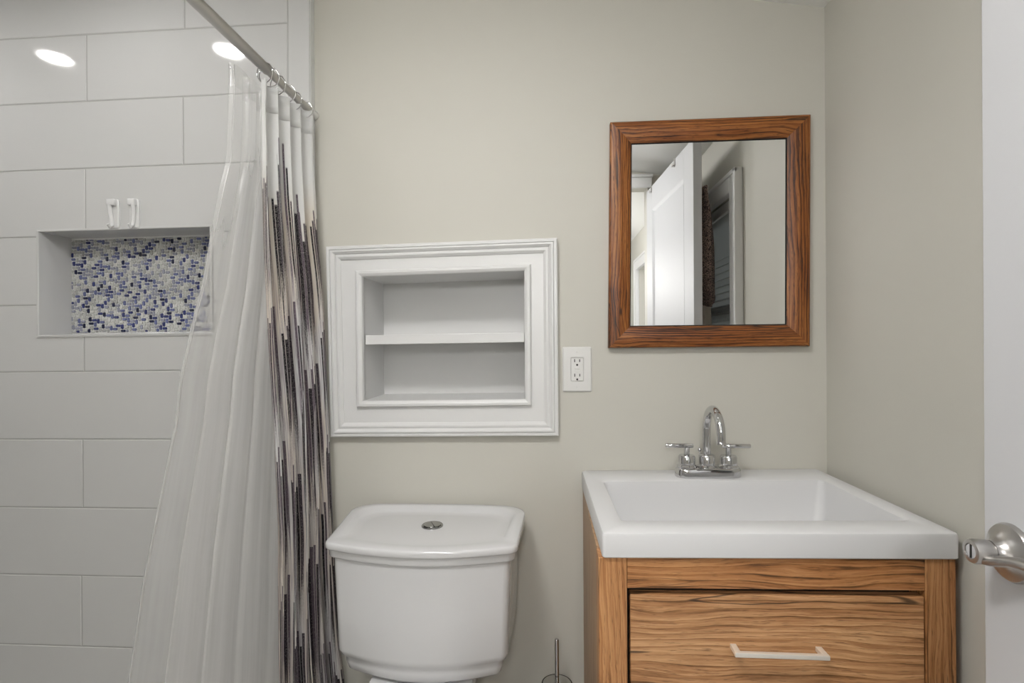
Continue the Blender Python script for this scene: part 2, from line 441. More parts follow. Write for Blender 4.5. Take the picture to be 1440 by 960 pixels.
def tile(x0, x1, z0, z1):
    z0 = max(z0, .005); z1 = min(z1, ZT - .003)
    if x1 - x0 < .01 or z1 - z0 < .01: return
    if x0 < gx1 and x1 > gx0 and z0 < gz1 and z1 > gz0:         # an L or bar cut round the niche, still one tile
        lo_ = z0 < gz0; hi_ = z1 > gz1
        if lo_: piece(x0, x1, z0, min(z1, gz0), (1, 1, 1, 1 if x0 >= gx0 and x1 <= gx1 else 0))
        if hi_: piece(x0, x1, max(z0, gz1), z1, (1, 1, 1 if x0 >= gx0 and x1 <= gx1 else 0, 1))
        zz0, zz1 = max(z0, gz0), min(z1, gz1)
        if x0 < gx0: piece(x0, gx0, zz0, zz1, (1, 1, 0 if lo_ else 1, 0 if hi_ else 1))
        if x1 > gx1: piece(gx1, x1, zz0, zz1, (1, 1, 0 if lo_ else 1, 0 if hi_ else 1))
        return
    piece(x0, x1, z0, z1)
def piece(a, b, c, d, e=(1, 1, 1, 1)):
    a += G * e[0]; b -= G * e[1]; c += G * e[2]; d -= G * e[3]
    if b - a < .004 or d - c < .004: return
    i = .0016; y1, y2 = YT, YT + .0014
    P = [(x, y2, z + tile_shear(x)) for x, z in ((a, c), (b, c), (b, d), (a, d))] + [(x, y1, z + tile_shear(x)) for x, z in ((a + i * e[0], c + i * e[2]), (b - i * e[1], c + i * e[2]), (b - i * e[1], d - i * e[3]), (a + i * e[0], d - i * e[3]))]
    mb.add(P, [(4, 5, 6, 7), (0, 1, 5, 4), (1, 2, 6, 5), (2, 3, 7, 6), (3, 0, 4, 7)])
base_row = 4                                                   # zl[4] is the line near y=48
for r in range(len(zl) - 1):
    ph = (xb if (r - base_row) % 2 else xa) + .016 * ((zl[r] + zl[r + 1]) / 2 - 1.78)
    k0 = ph - TW * 6
    xs = [XL] + [k0 + TW * j for j in range(14) if XL < k0 + TW * j < xend - .07] + [xend]
    for p, q in zip(xs, xs[1:]): tile(p, q, zl[r + 1], zl[r])
# long upright trim tiles at the open edge
for z0, z1 in ((.005, .55), (.55, 1.16), (1.16, 1.77), (1.77, ZT)):
    piece(xend, XT - .0005, z0, z1)
o = struct(mb, 'trim_1', 'tile'); o['label'] = 'white glossy tile courses of the shower wall'
mb = MB(); mb.box((XT - .002, YT + .002, .0), (XT + .0012, YW - .0005, ZT)); struct(mb, 'trim_2', 'trim')

# niche box with a pale edging, and the mosaic on its back
mb = MB()
def quad(mb, a, b, c, d): mb.add([a, b, c, d], [(0, 1, 2, 3)])
c4 = [Vector((nx0, YT, nz1 + tile_shear(nx0))), Vector((nx1, YT, nz1 + tile_shear(nx1))), Vector((nx1, YT, nz0 + tile_shear(nx1))), Vector((nx0, YT, nz0 + tile_shear(nx0)))]
R = frame_rings(c4, [(-.006, .0), (-.006, -.003), (-.0005, -.004), (.001, -.002), (.001, .04)], (0, 1, 0))
bk = [Vector((p.x, YN, p.z)) for p in c4]
bk[2].z += .006; bk[3].z += .006
R.append(bk)
mb.loft(R, False, False); wn_ = struct(mb, 'wall_niche', 'tile', smooth=False)
mb = MB(); quad(mb, *[p + Vector((0, -.0004, 0)) for p in bk]); mb.m = 0
cell = (nx1 - nx0) / 60.0
rows = int((nz1 - nz0) / cell) + 2
rng = random.Random(11)
def brick(x0, x1, z0, z1):
    x0 = max(x0, 0); x1 = min(x1, nx1 - nx0); zt = nz1 - nz0 - .012; z0 = max(z0, 0.0); z1 = min(z1, zt)
    g = .0010
    if x1 - x0 < 3 * g or z1 - z0 < 3 * g: return
    x0 += g; x1 -= g; z0 += g; z1 -= g
    q = rng.random()
    mb.m = 1 + (0 if q < .26 else 1 if q < .50 else 2 if q < .68 else 3 if q < .84 else 4 if q < .95 else 5)
    c = min(.0016, (x1 - x0) * .3, (z1 - z0) * .3)
    O = []
    for sx, sz, in ((x0, z0), (x1, z0), (x1, z1), (x0, z1)):
        pass
    oct_ = [(x0 + c, z0), (x1 - c, z0), (x1, z0 + c), (x1, z1 - c), (x1 - c, z1), (x0 + c, z1), (x0, z1 - c), (x0, z0 + c)]
    W = lambda x, z, y: Vector((nx0 + x, y, nz0 + .008 + z + tile_shear(nx0 + x)))
    cx, cz = (x0 + x1) / 2, (z0 + z1) / 2
    ri = [W(cx + (x - cx) * .88, cz + (z - cz) * .82, YN - .0035) for x, z in oct_]
    ro = [W(x, z, YN - .0012) for x, z in oct_]
    mb.loft([ro, ri], False, True)
BL, BW = .0162, .0101                                          # herringbone of short rounded bricks
for p in range(-40, 90):
    for q in range(-40, 60):
        x, z = p * BW + q * BL, p * BW - q * BL
        if -.02 < x < nx1 - nx0 + .02 and -.03 < z < nz1 - nz0 + .02:
            brick(x, x + BL, z, z + BW); brick(x, x + BW, z + BW, z + BW + BL)
mb.build('mosaic', ['ngrout', 'mo0', 'mo1', 'mo2', 'mo3', 'mo4', 'mo5'], wn_, recalc=False)
wn_.children[0]['label'] = 'blue and grey glass mosaic'

# right wall with the window that hides behind the open door
wy0, wy1, wz0, wz1 = .06, .763, .92, 1.80
hy0, hy1, hz_0, hz_1 = -1.46, -.72, .75, 1.80                  # window further down the hall
mb = MB()
def rbox(y0, y1, z0, z1): mb.box((XR, y0, z0), (XR + .12, y1, z1))
zc = ceil_z(XR)
rbox(wy1, YW, 0, zc); rbox(wy0, wy1, 0, wz0); rbox(wy0, wy1, wz1, zc); rbox(hy1, wy0, 0, zc)
rbox(hy0, hy1, 0, hz_0); rbox(hy0, hy1, hz_1, zc); rbox(YH, hy0, 0, zc)
struct(mb, 'wall_right', 'wall')
# rear wall with the doorway the camera stands in
DX0, DX1, DZ = -.26, .545, 2.035
mb = MB()
def rslab(a, b, z0, z1):
    za = TOPZ(a) if z1 is None else z1; zb = TOPZ(b) if z1 is None else z1
    y0, y1 = YB - .11, YB
    P = [(a, y0, z0), (b, y0, z0), (b, y1, z0), (a, y1, z0), (a, y0, za), (b, y0, zb), (b, y1, zb), (a, y1, za)]
    mb.add(P, [(3, 2, 1, 0), (4, 5, 6, 7), (0, 1, 5, 4), (1, 2, 6, 5), (2, 3, 7, 6), (3, 0, 4, 7)])
rslab(XL, XBRK, 0, None); rslab(XBRK, DX0, 0, None); rslab(DX0, DX1, DZ + .03, None); rslab(DX1, XR, 0, None)
struct(mb, 'wall_rear', 'wall')
mb = MB(); mb.box((XL - .12, YH, 0), (XL, YW + .3, ceil_z(XL))); struct(mb, 'wall_left', 'tile')
mb = MB(); mb.box((XL, YH - .12, 0), (XR, YH, ceil_z(XL))); struct(mb, 'wall_hall', 'wall')
mb = MB()
for a, b in ((XL - .12, XBRK), (XBRK, XR + .12)):
    P = []
    for z in (0, .1):
        P += [(a, YH - .12, ceil_z(a) + z), (b, YH - .12, ceil_z(b) + z), (b, YW + .3, ceil_z(b) + z), (a, YW + .3, ceil_z(a) + z)]
    mb.add(P, [(0, 1, 2, 3), (7, 6, 5, 4), (0, 4, 5, 1), (1, 5, 6, 2), (2, 6, 7, 3), (3, 7, 4, 0)])
struct(mb, 'ceiling', 'ceil')
mb = MB(); mb.box((XL - .12, YH - .12, -.1), (XR + .12, YW + .3, 0)); struct(mb, 'floor', 'floor')
# door casing on the room side of the rear wall (its head shows in the mirror)
mb = MB()
mb.box((DX0 - .07, YB, 0), (DX0, YB + .016, DZ + .02), .004); mb.box((DX0 - .07, YB, DZ + .02), (DX1 + .02, YB + .016, DZ + .085), .004)
mb.box((DX0 - .078, YB, DZ + .075), (DX1 + .025, YB + .024, DZ + .092), .004)
struct(mb, 'trim_3', 'trim')
mb = MB(); mb.box((XT + .005, YW - .014, 0), (.088, YW - .0005, .10), .004); struct(mb, 'baseboard_back', 'trim')

# windows: casing, sash, glass
def window(name, y0, y1, z0, z1, cw, sill):
    mb = MB()
    for a, b, c, d in ((y0 - cw, y0, z0 - cw, z1 + cw), (y1, y1 + cw, z0 - cw, z1 + cw), (y0, y1, z1, z1 + cw), (y0, y1, z0 - cw, z0)):
        mb.box((XR - .028, a, c), (XR - .0005, b, d), .004)
    # outer back-band
    for a, b, c, d in ((y0 - cw, y0 - cw + .018, z0 - cw, z1 + cw), (y1 + cw - .018, y1 + cw, z0 - cw, z1 + cw), (y0 - cw, y1 + cw, z1 + cw - .018, z1 + cw)):
        mb.box((XR - .034, a, c), (XR - .02, b, d), .003)
    w_ = struct(mb, name, 'trim')
    mb = MB()
    for a, b, c, d in ((y0, y0 + .04, z0, z1), (y1 - .04, y1, z0, z1), (y0, y1, z1 - .04, z1), (y0, y1, z0, z0 + .04), (y0, y1, (z0 + z1) / 2 - .02, (z0 + z1) / 2 + .02)):
        mb.box((XR + .06, a, c), (XR + .095, b, d), .003)
    mb.build('window_frame', 'trim', w_)
    mb = MB(); mb.box((XR + .076, y0 + .03, z0 + .03), (XR + .080, y1 - .03, z1 - .03)); mb.build('glass', 'pane', w_)
    return w_
window('window_1', wy0, wy1, wz0, wz1, .078, True)
window('window_2', hy0, hy1, hz_0, hz_1, .085, True)
# pleated shade inside window_1
t = thing('pleated_shade', 'grey pleated window shade seen in the mirror', 'window shade', (XR + .03, (wy0 + wy1) / 2, wz0 + .02))
mb = MB(); n = 27; hh = (wz1 - .05 - (wz0 + .02)) / n
P = []; F = []
for i in range(2 * n + 1):
    x = XR + (.042 if i % 2 else .012); z = wz0 + .02 + i * hh / 2
    P += [(x, wy0 + .004, z), (x, wy1 - .004, z)]
    if i: F.append((2 * i - 2, 2 * i - 1, 2 * i + 1, 2 * i))
mb.add(P, F); mb.build('pleats', 'shade', t, solid=.0015)
mb = MB(); mb.box((XR + .006, wy0 + .003, wz1 - .045), (XR + .05, wy1 - .003, wz1 - .002), .003); mb.build('head_rail', 'plastic', t)

# ------------------------------------------------------------------ the open door
D0 = Vector((.536, -.02, 0)); D1 = Vector((.579, .742, 0))      # face towards the room: hinge edge, free edge
du = (D1 - D0).normalized(); dn = Vector((du.y, -du.x, 0))      # dn points to the right wall
DL = (D1 - D0).length; DT = .035
def dpt(s, d, z): return D0 + du * s + dn * d + Vector((0, 0, z))
mb = MB()
def dbox(s0, s1, d0, d1, z0, z1, bev=.0):
    t_ = MB(); t_.box((s0, d0, z0), (s1, d1, z1), bev)
    mb.add([dpt(p.x, p.y, p.z) for p in t_.v], t_.f)
dz0, dz1 = .012, 2.03
dbox(0, .115, 0, DT, dz0, dz1, .002); dbox(DL - .122, DL, 0, DT, dz0, dz1, .002)
for a, b in ((dz0, .24), (.80, .93), (dz1 - .125, dz1)): dbox(.115, DL - .122, 0.0, DT, a, b, .001)
dbox(.11, DL - .117, .009, DT - .009, .2, dz1 - .1)
for a, b in ((.24, .80), (.93, dz1 - .125)):                    # sloped sticking round each panel
    for d_, dd in ((0.0, .009), (DT, DT - .009)):
        o4 = [dpt(.115, d_, b), dpt(DL - .122, d_, b), dpt(DL - .122, d_, a), dpt(.115, d_, a)]
        i4 = [dpt(.127, dd, b - .012), dpt(DL - .134, dd, b - .012), dpt(DL - .134, dd, a + .012), dpt(.127, dd, a + .012)]
        mb.loft([o4, i4], False, False)
door = struct(mb, 'door_1', 'door', 'white panelled door standing open at right')
# lever handle with a privacy turn in the end of its neck
ps = unp(1424, 777, X=D1.x - .002)
sL = (Vector((ps.x, ps.y, 0)) - D0).dot(du); zL = ps.z
AX = -dn
mb = MB()
mb.lathe([(.001, 0), (.036, 0), (.036, .0025), (.034, .006), (.027, .009), (.020, .0135), (.0155, .019), (.0142, .024), (.0142, .0245), (.0125, .0246), (.0125, .028)], dpt(sL, 0, zL), AX, 40)
hr = mb.build('door_handle', 'nickel', door, True, 35)
hr['label'] = 'brushed nickel lever handle'
mb = MB()
NE = .0475                                                       # how far the neck stands off the door
mb.lathe([(.0125, .0262), (.0142, .0263), (.0150, .032), (.0152, NE - .004), (.0142, NE - .0005), (.0128, NE), (.0095, NE + .0002), (.0093, NE - .002)], dpt(sL, 0, zL), AX, 36)
# the arm leaves the neck low and sweeps back towards the hinge
arm = []
for k in range(15):
    q = k / 14
    c = dpt(sL + .003 - .118 * q, -(NE - .016) + .016 * sstep(.1, .7, q), zL - .0085 + .013 * sstep(.02, .45, q))
    hw = lerp(.0135, .0085, q); hh_ = lerp(.0070, .0060, q) if q else .004
    arm.append([c + dn * (hw * math.cos(a)) + UP0 * (hh_ * math.sin(a)) for a in [2 * math.pi * j / 20 for j in range(20)]])
mb.loft(arm)
mb.build('lever', 'nickel', hr, True, 45)
mb = MB(); mb.lathe([(.0091, NE - .004), (.0091, NE - .0012), (.0085, NE - .0006)], dpt(sL, 0, zL), AX, 28)
mb.build('turn_button', 'chrome', hr, True, 35)
mb = MB(); c = dpt(sL, -(NE - .0004), zL)
mb.add([c + du * x + UP0 * z + dn * y for x in (-.0012, .0012) for y in (-.0004, .0006) for z in (-.0082, .0082)], [(0, 1, 3, 2), (4, 6, 7, 5), (0, 4, 5, 1), (2, 3, 7, 6), (0, 2, 6, 4), (1, 5, 7, 3)])
mb.build('turn_slot', 'slot', hr)
mb = MB(); mb.lathe([(.033, 0), (.033, .004), (.024, .011), (.0125, .02), (.0125, .03)], dpt(sL, DT, zL), dn, 32)
mb.build('door_handle', 'nickel', door, True, 35)
mb = MB()
for z in (.25, 1.0, 1.78): mb.box((D0.x + .012, D0.y - .0095, z), (D0.x + .03, D0.y - .0008, z + .09), .001)
mb.build('hinge', 'nickel', door)

# over-door hanger and the clothes on it (seen in the mirror)
root = dpt(.28, DT + .02, 1.80)
t = thing('over_door_hanger', 'small metal hanger hooked over the top edge of the open door', 'hook rack', root)
for s_ in (.10, .51):
    mb = MB()
    def hb(s0, s1, d0, d1, z0, z1):
        tt = MB(); tt.box((s0, d0, z0), (s1, d1, z1), .0006); mb.add([dpt(p.x, p.y, p.z) for p in tt.v], tt.f)
    hb(s_, s_ + .016, -.003, -.0008, 1.998, 2.034); hb(s_, s_ + .016, -.003, DT + .003, 2.0312, 2.034); hb(s_, s_ + .016, DT + .0008, DT + .003, 1.86, 2.034)
    hb(s_, s_ + .016, -.012, -.003, 1.997, 2.001); hb(s_, s_ + .016, -.013, -.011, 1.997, 2.010)
    mb.build('strap', 'nickel', t)
mb = MB(); tt = MB(); tt.box((.04, DT + .003, 1.855), (.69, DT + .007, 1.885), .001); mb.add([dpt(p.x, p.y, p.z) for p in tt.v], tt.f)
for s_ in (.12, .30, .48, .62):
    mb.tube([dpt(s_, DT + .007, 1.87), dpt(s_, DT + .028, 1.862), dpt(s_, DT + .038, 1.872), dpt(s_, DT + .042, 1.888)], .003, 8)
mb.build('hook_rail', 'nickel', t)
def hung(name, label, cat, s0, s1, z0, z1, d0, d1, m, seed, hem):
    rr = random.Random(seed); n, k = 26, 22; P = []; F = []
    ph = rr.random() * 6
    for i in range(k + 1):
        q = i / k; z = lerp(z1, z0, q)
        for j in range(n):
            a = 2 * math.pi * j / n
            wv = .35 + .65 * sstep(0, .35, q)
            ss = lerp(s0, s1, .5 + .5 * math.cos(a) * wv)
            dd = lerp(d0, d1, .5 + .5 * math.sin(a) * (.35 + .65 * sstep(0, .6, q)))
            dd += .006 * math.sin(5 * a + ph + 2.5 * q) * q; zz = z + (hem * math.cos(a + 1.2) * sstep(.6, 1, q))
            P.append(dpt(ss + .008 * math.sin(3 * a + ph), dd, zz))
    mb = MB(); mb.loft([P[i * n:(i + 1) * n] for i in range(k + 1)], True, True)
    return tag(mb.build(name, m, None, True, 60), label, cat)
hung('patterned_wrap', 'dark patterned cloth hanging behind the open door, seen in the mirror', 'clothing', .60, .715, 1.40, 1.865, DT + .016, DT + .080, 'paisley', 3, .04)
hung('beige_robe', 'plain beige cloth hanging below the dark patterned cloth in the mirror', 'clothing', .47, .585, .72, 1.66, DT + .045, DT + .122, 'beige', 5, .02)

# recessed ceiling lights
def recessed(label, x, y, strength, rad=.047):
    z = ceil_z(x)
    t = thing('recessed_light', label, 'ceiling light', (x, y, z))
    mb = MB(); mb.lathe([(rad, -.004), (rad + .004, -.007), (rad + .016, -.004), (rad + .017, .0)], (x, y, z), (0, 0, 1), 40, False, False); mb.build('trim_ring', 'trim', t, True, 40)
    mb = MB(); mb.lathe([(rad, -.0035), (rad, -.0045)], (x, y, z), (0, 0, 1), 40); mb.build('lens', emis('lamp_glow', (1, .985, .97), strength), t)
    return t
def mirrored(px, py):
    d = unp(px, py, Y=1.0) - Vector((0, 0, H))
    t_ = 1.6
    for _ in range(30): t_ = (ceil_z(d.x * t_) - H) / d.z
    return d.x * t_, 2 * YT - d.y * t_
la = mirrored(78, 80); lb = mirrored(322, 70)
recessed('round ceiling light over the shower, mirrored left in the tile', la[0], la[1], LAMP_SHOWER)
recessed('round ceiling light over the shower, mirrored beside the curtain rod', lb[0], lb[1], LAMP_SHOWER)
recessed('round ceiling light in front of the mirror', -.12, .98, LAMP_MAIN)
def flush(label, x, y, strength, rad=.17):
    z = ceil_z(x)
    t = thing('ceiling_fill_lamp', label, 'ceiling light', (x, y, z))
    mb = MB(); mb.lathe([(rad + .012, .0), (rad + .012, -.022), (rad + .004, -.026)], (x, y, z), (0, 0, 1), 48, False, False); mb.build('lamp_base', 'trim', t, True, 40)
    mb = MB(); mb.lathe([(rad + .003, -.024), (rad, -.032), (rad * .8, -.046), (rad * .45, -.055), (.001, -.058)], (x, y, z), (0, 0, 1), 48, True, False); mb.build('diffuser', emis('diffuser_glow', (1, .985, .97), strength), t, True, 180)
flush('added round white fill lamp on the bathroom ceiling, out of view', -.40, .19, FILL_FLUSH)  # added fill, unseen: evens the light over walls and lower tile
recessed('round ceiling light just inside the doorway', .16, .22, 130.0)
HX, HY, HZ = -.06, -1.05, 1.66  # added globe, unseen: front fill through the doorway for the lower parts
t = thing('hall_fill_lamp', 'added white globe fill lamp hanging unseen in the hall behind the doorway', 'added fill lamp', (HX, HY, ceil_z(HX)))
mb = MB(); mb.lathe([(.05, 0), (.05, -.018), (.012, -.024)], (HX, HY, ceil_z(HX)), n=32, cap0=False); mb.build('canopy', 'trim', t, True, 40)
mb = MB(); mb.tube([(HX, HY, ceil_z(HX) - .02), (HX, HY, HZ + .10)], .003, 8); mb.build('cord', 'trim', t)
mb = MB(); mb.lathe([(max(.001, .11 * math.sin(a)), -.11 * math.cos(a)) for a in [math.pi * k / 20 for k in range(21)]], (HX, HY, HZ), n=40); mb.build('globe', emis('fill_globe_glow', (1, .985, .97), FILL_HALL), t, True, 180)

# ================================================================== RECESSED SHELF UNIT
t = thing('wall_shelf_unit', 'white framed recessed shelf unit set into the wall above the toilet', 'shelf', (cab[3].x, YW, cab[3].z))
mb = MB()
prof = [(0, .0215), (0, .002), (.003, .0), (.009, .0), (.0095, .003), (.012, -.001), (.016, -.001), (.022, .0045), (.0225, .007), (.027, .0045), (.031, .0045), (.0375, .010), (.038, .0125), (.0385, .013)]
inner = .0385
R = frame_rings(cab, prof, (0, 1, 0))
mb.loft(R, False, False)
# flat field, then the bead round the opening
o4 = R[-1]
Rb = frame_rings(op, [(-.019, .009), (-.0185, .003), (-.015, -.0025), (-.009, -.0035), (-.004, -.001), (-.001, .002), (0, .005), (0, .024)], (0, 1, 0))
mb.loft([o4] + Rb, False, False)
mb.build('frame', 'trim', t, True, 20)
mb = MB()
y0 = YW + .0005
A = [Vector((p.x, y0, p.z)) for p in Rb[-1]]; B = [Vector((p.x, YC, p.z)) for p in op]
mb.loft([A, B], False, True)
mb.build('case', 'trim', t)
zs0 = (unp(510, 484.5, Y=YW).z + unp(737, 481, Y=YW).z) / 2; zs1 = (unp(510, 471, Y=YW).z + unp(737, 467.5, Y=YW).z) / 2
sx0, sx1 = max(op[0].x, op[3].x) + .002, min(op[1].x, op[2].x) - .001
mb = MB(); mb.box((sx0, YW + .001, zs0), (sx1, YC - .001, zs1), .0012)
for v in mb.v: v.z += .010 * (v.x - (sx0 + sx1) / 2)
mb.build('shelf', 'trim', t)

# ================================================================== OUTLET
oc = [unp(791, 488, Y=YW - .005), unp(832, 487, Y=YW - .005), unp(832.5, 550.5, Y=YW - .005), unp(791, 551, Y=YW - .005)]
ocx = sum(p.x for p in oc) / 4; ocz = sum(p.z for p in oc) / 4; ohx = (oc[1].x - oc[0].x) / 2; ohz = (oc[0].z - oc[3].z) / 2
t = thing('wall_outlet', 'white two-socket wall outlet between shelf unit and mirror', 'outlet', (ocx, YW, ocz - ohz))
def vr(hx, hz, r, y, n=5, cx=None, cz=None):
    cx = ocx if cx is None else cx; cz = ocz if cz is None else cz
    return [Vector((p.x, y, p.y)) for p in rrect(cx, cz, hx, hz, r, 0, n)]
mb = MB(); ix, iz = ohx * .43, ohz * .52
mb.loft([vr(ohx, ohz, .004, YW - .0003), vr(ohx, ohz, .004, YW - .003), vr(ohx - .003, ohz - .003, .003, YW - .006), vr(ix + .0012, iz + .0012, .003, YW - .0066), vr(ix + .0012, iz + .0012, .003, YW - .003)], True, True)
mb.build('cover_plate', 'plastic', t, True, 25)
mb = MB(); mb.loft([vr(ix, iz, .0028, YW - .0028), vr(ix, iz, .0028, YW - .0070), vr(ix - .001, iz - .001, .002, YW - .0078)]); rc = mb.build('receptacle', 'plastic', t, True, 25)
mb = MB()
for s_ in (1, -1):
    zc_ = ocz + s_ * iz * .62
    for dx, hh_ in ((-.0068, .0042), (.0068, .0036)):
        mb = MB(); mb.box((ocx + dx - .0012, YW - .0081, zc_ + .004 - hh_), (ocx + dx + .0012, YW - .0077, zc_ + .004 + hh_)); mb.build('socket_slot', 'slot', rc)
    mb = MB(); mb.lathe([(.0028, 0), (.0028, .0004)], (ocx, YW - .0077, zc_ - .0075), (0, -1, 0), 14); mb.build('ground_hole', 'slot', rc)
for s_ in (1, -1):
    mb = MB(); mb.box((ocx - .0065, YW - .0088, ocz + s_ * .0034 - .0026), (ocx + .0065, YW - .0076, ocz + s_ * .0034 + .0026), .0006); mb.build('button', 'plastic', rc)
for s_ in (1, -1):
    mb = MB(); mb.lathe([(.0026, 0), (.0026, .0006), (.0018, .0011)], (ocx, YW - .0062, ocz + s_ * ohz * .78), (0, -1, 0), 14); mb.build('screw', 'plastic', t)

# ================================================================== MIRROR
YM = YW - .024
mc = [unp(858.5, 171, Y=YM), unp(1141, 160, Y=YM), unp(1140, 486.5, Y=YM), unp(856, 489, Y=YM)]
t = thing('wall_mirror', 'rectangular wall mirror in a thick brown wood frame above the sink', 'mirror', (mc[3].x, YW, mc[3].z))
MW = .0585
prof = [(0, .0235), (0, .004), (.003, .0008), (.006, 0), (.026, -.0005), (.030, .0), (MW - .008, .0075), (MW - .005, .0085), (MW - .002, .010), (MW, .014)]
R = frame_rings(mc, prof, (0, 1, 0))
for i, nm in enumerate(('frame_rail', 'frame_stile', 'frame_rail', 'frame_stile')):
    mb = MB(); j = (i + 1) % 4
    a = [r[i] for r in R]; b = [r[j] for r in R]
    mb.loft([a, b], True, True, closed=False)
    mb.build(nm, 'frame_x' if nm == 'frame_rail' else 'frame_z', t, True, 30)
mb = MB(); g4 = frame_rings(mc, [(MW - .004, .0135)], (0, 1, 0))[0]; g5 = [p + Vector((0, .004, 0)) for p in g4]
mb.loft([g4, g5]); mb.build('mirror_glass', 'glassm', t)
mb = MB(); e4 = frame_rings(mc, [(MW - .0015, .0098), (MW + .001, .0128)], (0, 1, 0)); mb.loft(e4, False, False); mb.build('inner_lip', 'black', t)

# ================================================================== SHOWER ROD, RINGS, CURTAIN, LINER
prod = unp(443, 163, Y=YW)
RX, RZ = prod.x + .0, prod.z
t = thing('shower_rod', 'grey metal shower curtain rod meeting the wall at the tile edge', 'curtain rod', (RX, YW, RZ))
mb = MB(); mb.tube([(RX, 1.20, RZ), (RX, 1.196, RZ), (RX, .4, RZ), (RX, YB + .001, RZ)], [.0095, .0122, .0122, .0122], 24); mb.build('outer_tube', 'nickel', t, True, 40)
mb = MB(); mb.tube([(RX, YW - .02, RZ), (RX, 1.19, RZ)], .0098, 24); mb.build('inner_tube', 'nickel', t, True, 40)
mb = MB(); mb.lathe([(.0125, .001), (.0132, .006), (.0115, .022), (.0100, .03)], (RX, YT if RX < XT else YW, RZ), (0, -1, 0), 28); mb.build('end_cap', 'plastic', t, True, 40)
ring_y = [1.185, 1.205, 1.245, 1.285, 1.33, 1.38]
nm = ['nearest the camera', 'second from the camera', 'third from the camera', 'fourth from the camera', 'second from the wall', 'nearest the wall']
for i, y in enumerate(ring_y):
    t = thing('curtain_ring', 'chrome curtain ring on the shower rod, ' + nm[i], 'curtain ring', (RX, y, RZ), 'chrome rings on the shower rod')
    mb = MB(); ax = Vector((.25 * (-1) ** i, 1, .1)).normalized()
    mb.torus((RX, y, RZ - .012), ax, .0225, .0013); mb.build('ring', 'chrome', t, True, 180)
    mb = MB()
    for k in range(5):
        a = math.radians(60 + 15 * k); e1 = Vector((1, 0, 0)); p = Vector((RX, y, RZ - .012)) + Vector((math.cos(a) * .0225, 0, math.sin(a) * .0225))
        mb.lathe([(.0001, -.0024), (.0020, -.0012), (.0024, 0), (.0020, .0012), (.0001, .0024)], p, (0, 0, 1), 10)
    mb.build('roller_balls', 'chrome', t, True, 180)

def sheet(ns, nt_, fn):
    P = []; uv = []; F = []
    for i in range(nt_ + 1):
        for j in range(ns + 1):
            p, q = fn(j / ns, i / nt_); P.append(p); uv.append(q)
    for i in range(nt_):
        for j in range(ns):
            a = i * (ns + 1) + j; F.append((a, a + 1, a + ns + 2, a + ns + 1))
    return P, F, uv
# outer curtain: silhouette lines down the cloth (pixel row -> pixel column)
near_px = [(118, 373), (240, 375), (350, 378), (500, 386), (620, 394), (760, 400), (960, 399), (1300, 400)]
far_px = [(158, 441), (240, 443), (340, 449), (420, 456), (570, 463), (700, 468), (800, 472), (900, 478), (960, 485), (1300, 500)]
ZC1, ZC0 = RZ - .034, .06
def curtain_pt(s, q):
    z = lerp(ZC1, ZC0, q)
    xn = lerp(-.652, -.615, q ** .8)
    pyn = 480 + (H - z) / 1.19 * FPX; pyf = 480 + (H - z) / 1.42 * FPX
    pn = unp(interp(near_px, pyn), pyn, X=xn); pf = unp(interp(far_px, pyf), pyf, Y=1.395)
    pn.z = z; pf.z = z
    p = pn.lerp(pf, s)
    d = (pf - pn); d.z = 0; d.normalize(); nrm = Vector((d.y, -d.x, 0))
    q2 = sstep(0, .5, q)
    fold = math.sin(s * 2 * math.pi * 4.3 + .5 + .9 * math.sin(q * 3)) * lerp(.010, .017, q2) + math.sin(s * 2 * math.pi * 8.7 + 4 * q + 1) * lerp(.003, .006, q2)
    edge = sstep(0, .05, s) * sstep(0, .07, 1 - s)
    p += nrm * (fold - .017) * (.25 + .75 * edge)
    p += d * (.010 * math.sin(s * 2 * math.pi * 4.3 + 2.0 + q * 2)) * edge
    p.z += .022 * s * (1 - q)
    return p, (s * .82, z)
P, F, uv = sheet(150, 90, curtain_pt)
t = thing('shower_curtain', 'bunched cloth shower curtain with dark brush strokes on cream, at the tile edge', 'shower curtain', (RX, 1.3, ZC0))
mb = MB(); mb.add(P, F); mb.build('cloth', 'curtain', t, True, 180, solid=.0012, uv=uv, recalc=False)
# stitched header band
def header(s, q):
    p, u_ = curtain_pt(s, q * .035); d_ = curtain_pt(min(1, s + .01), q * .035)[0] - curtain_pt(max(0, s - .01), q * .035)[0]; d_.z = 0; d_.normalize()
    return p + Vector((d_.y, -d_.x, 0)) * .0016, u_
P, F, uv = sheet(150, 3, header)
mb = MB(); mb.add(P, F); mb.build('header_band', 'curtain', t, True, 180, solid=.0012, uv=uv, recalc=False)

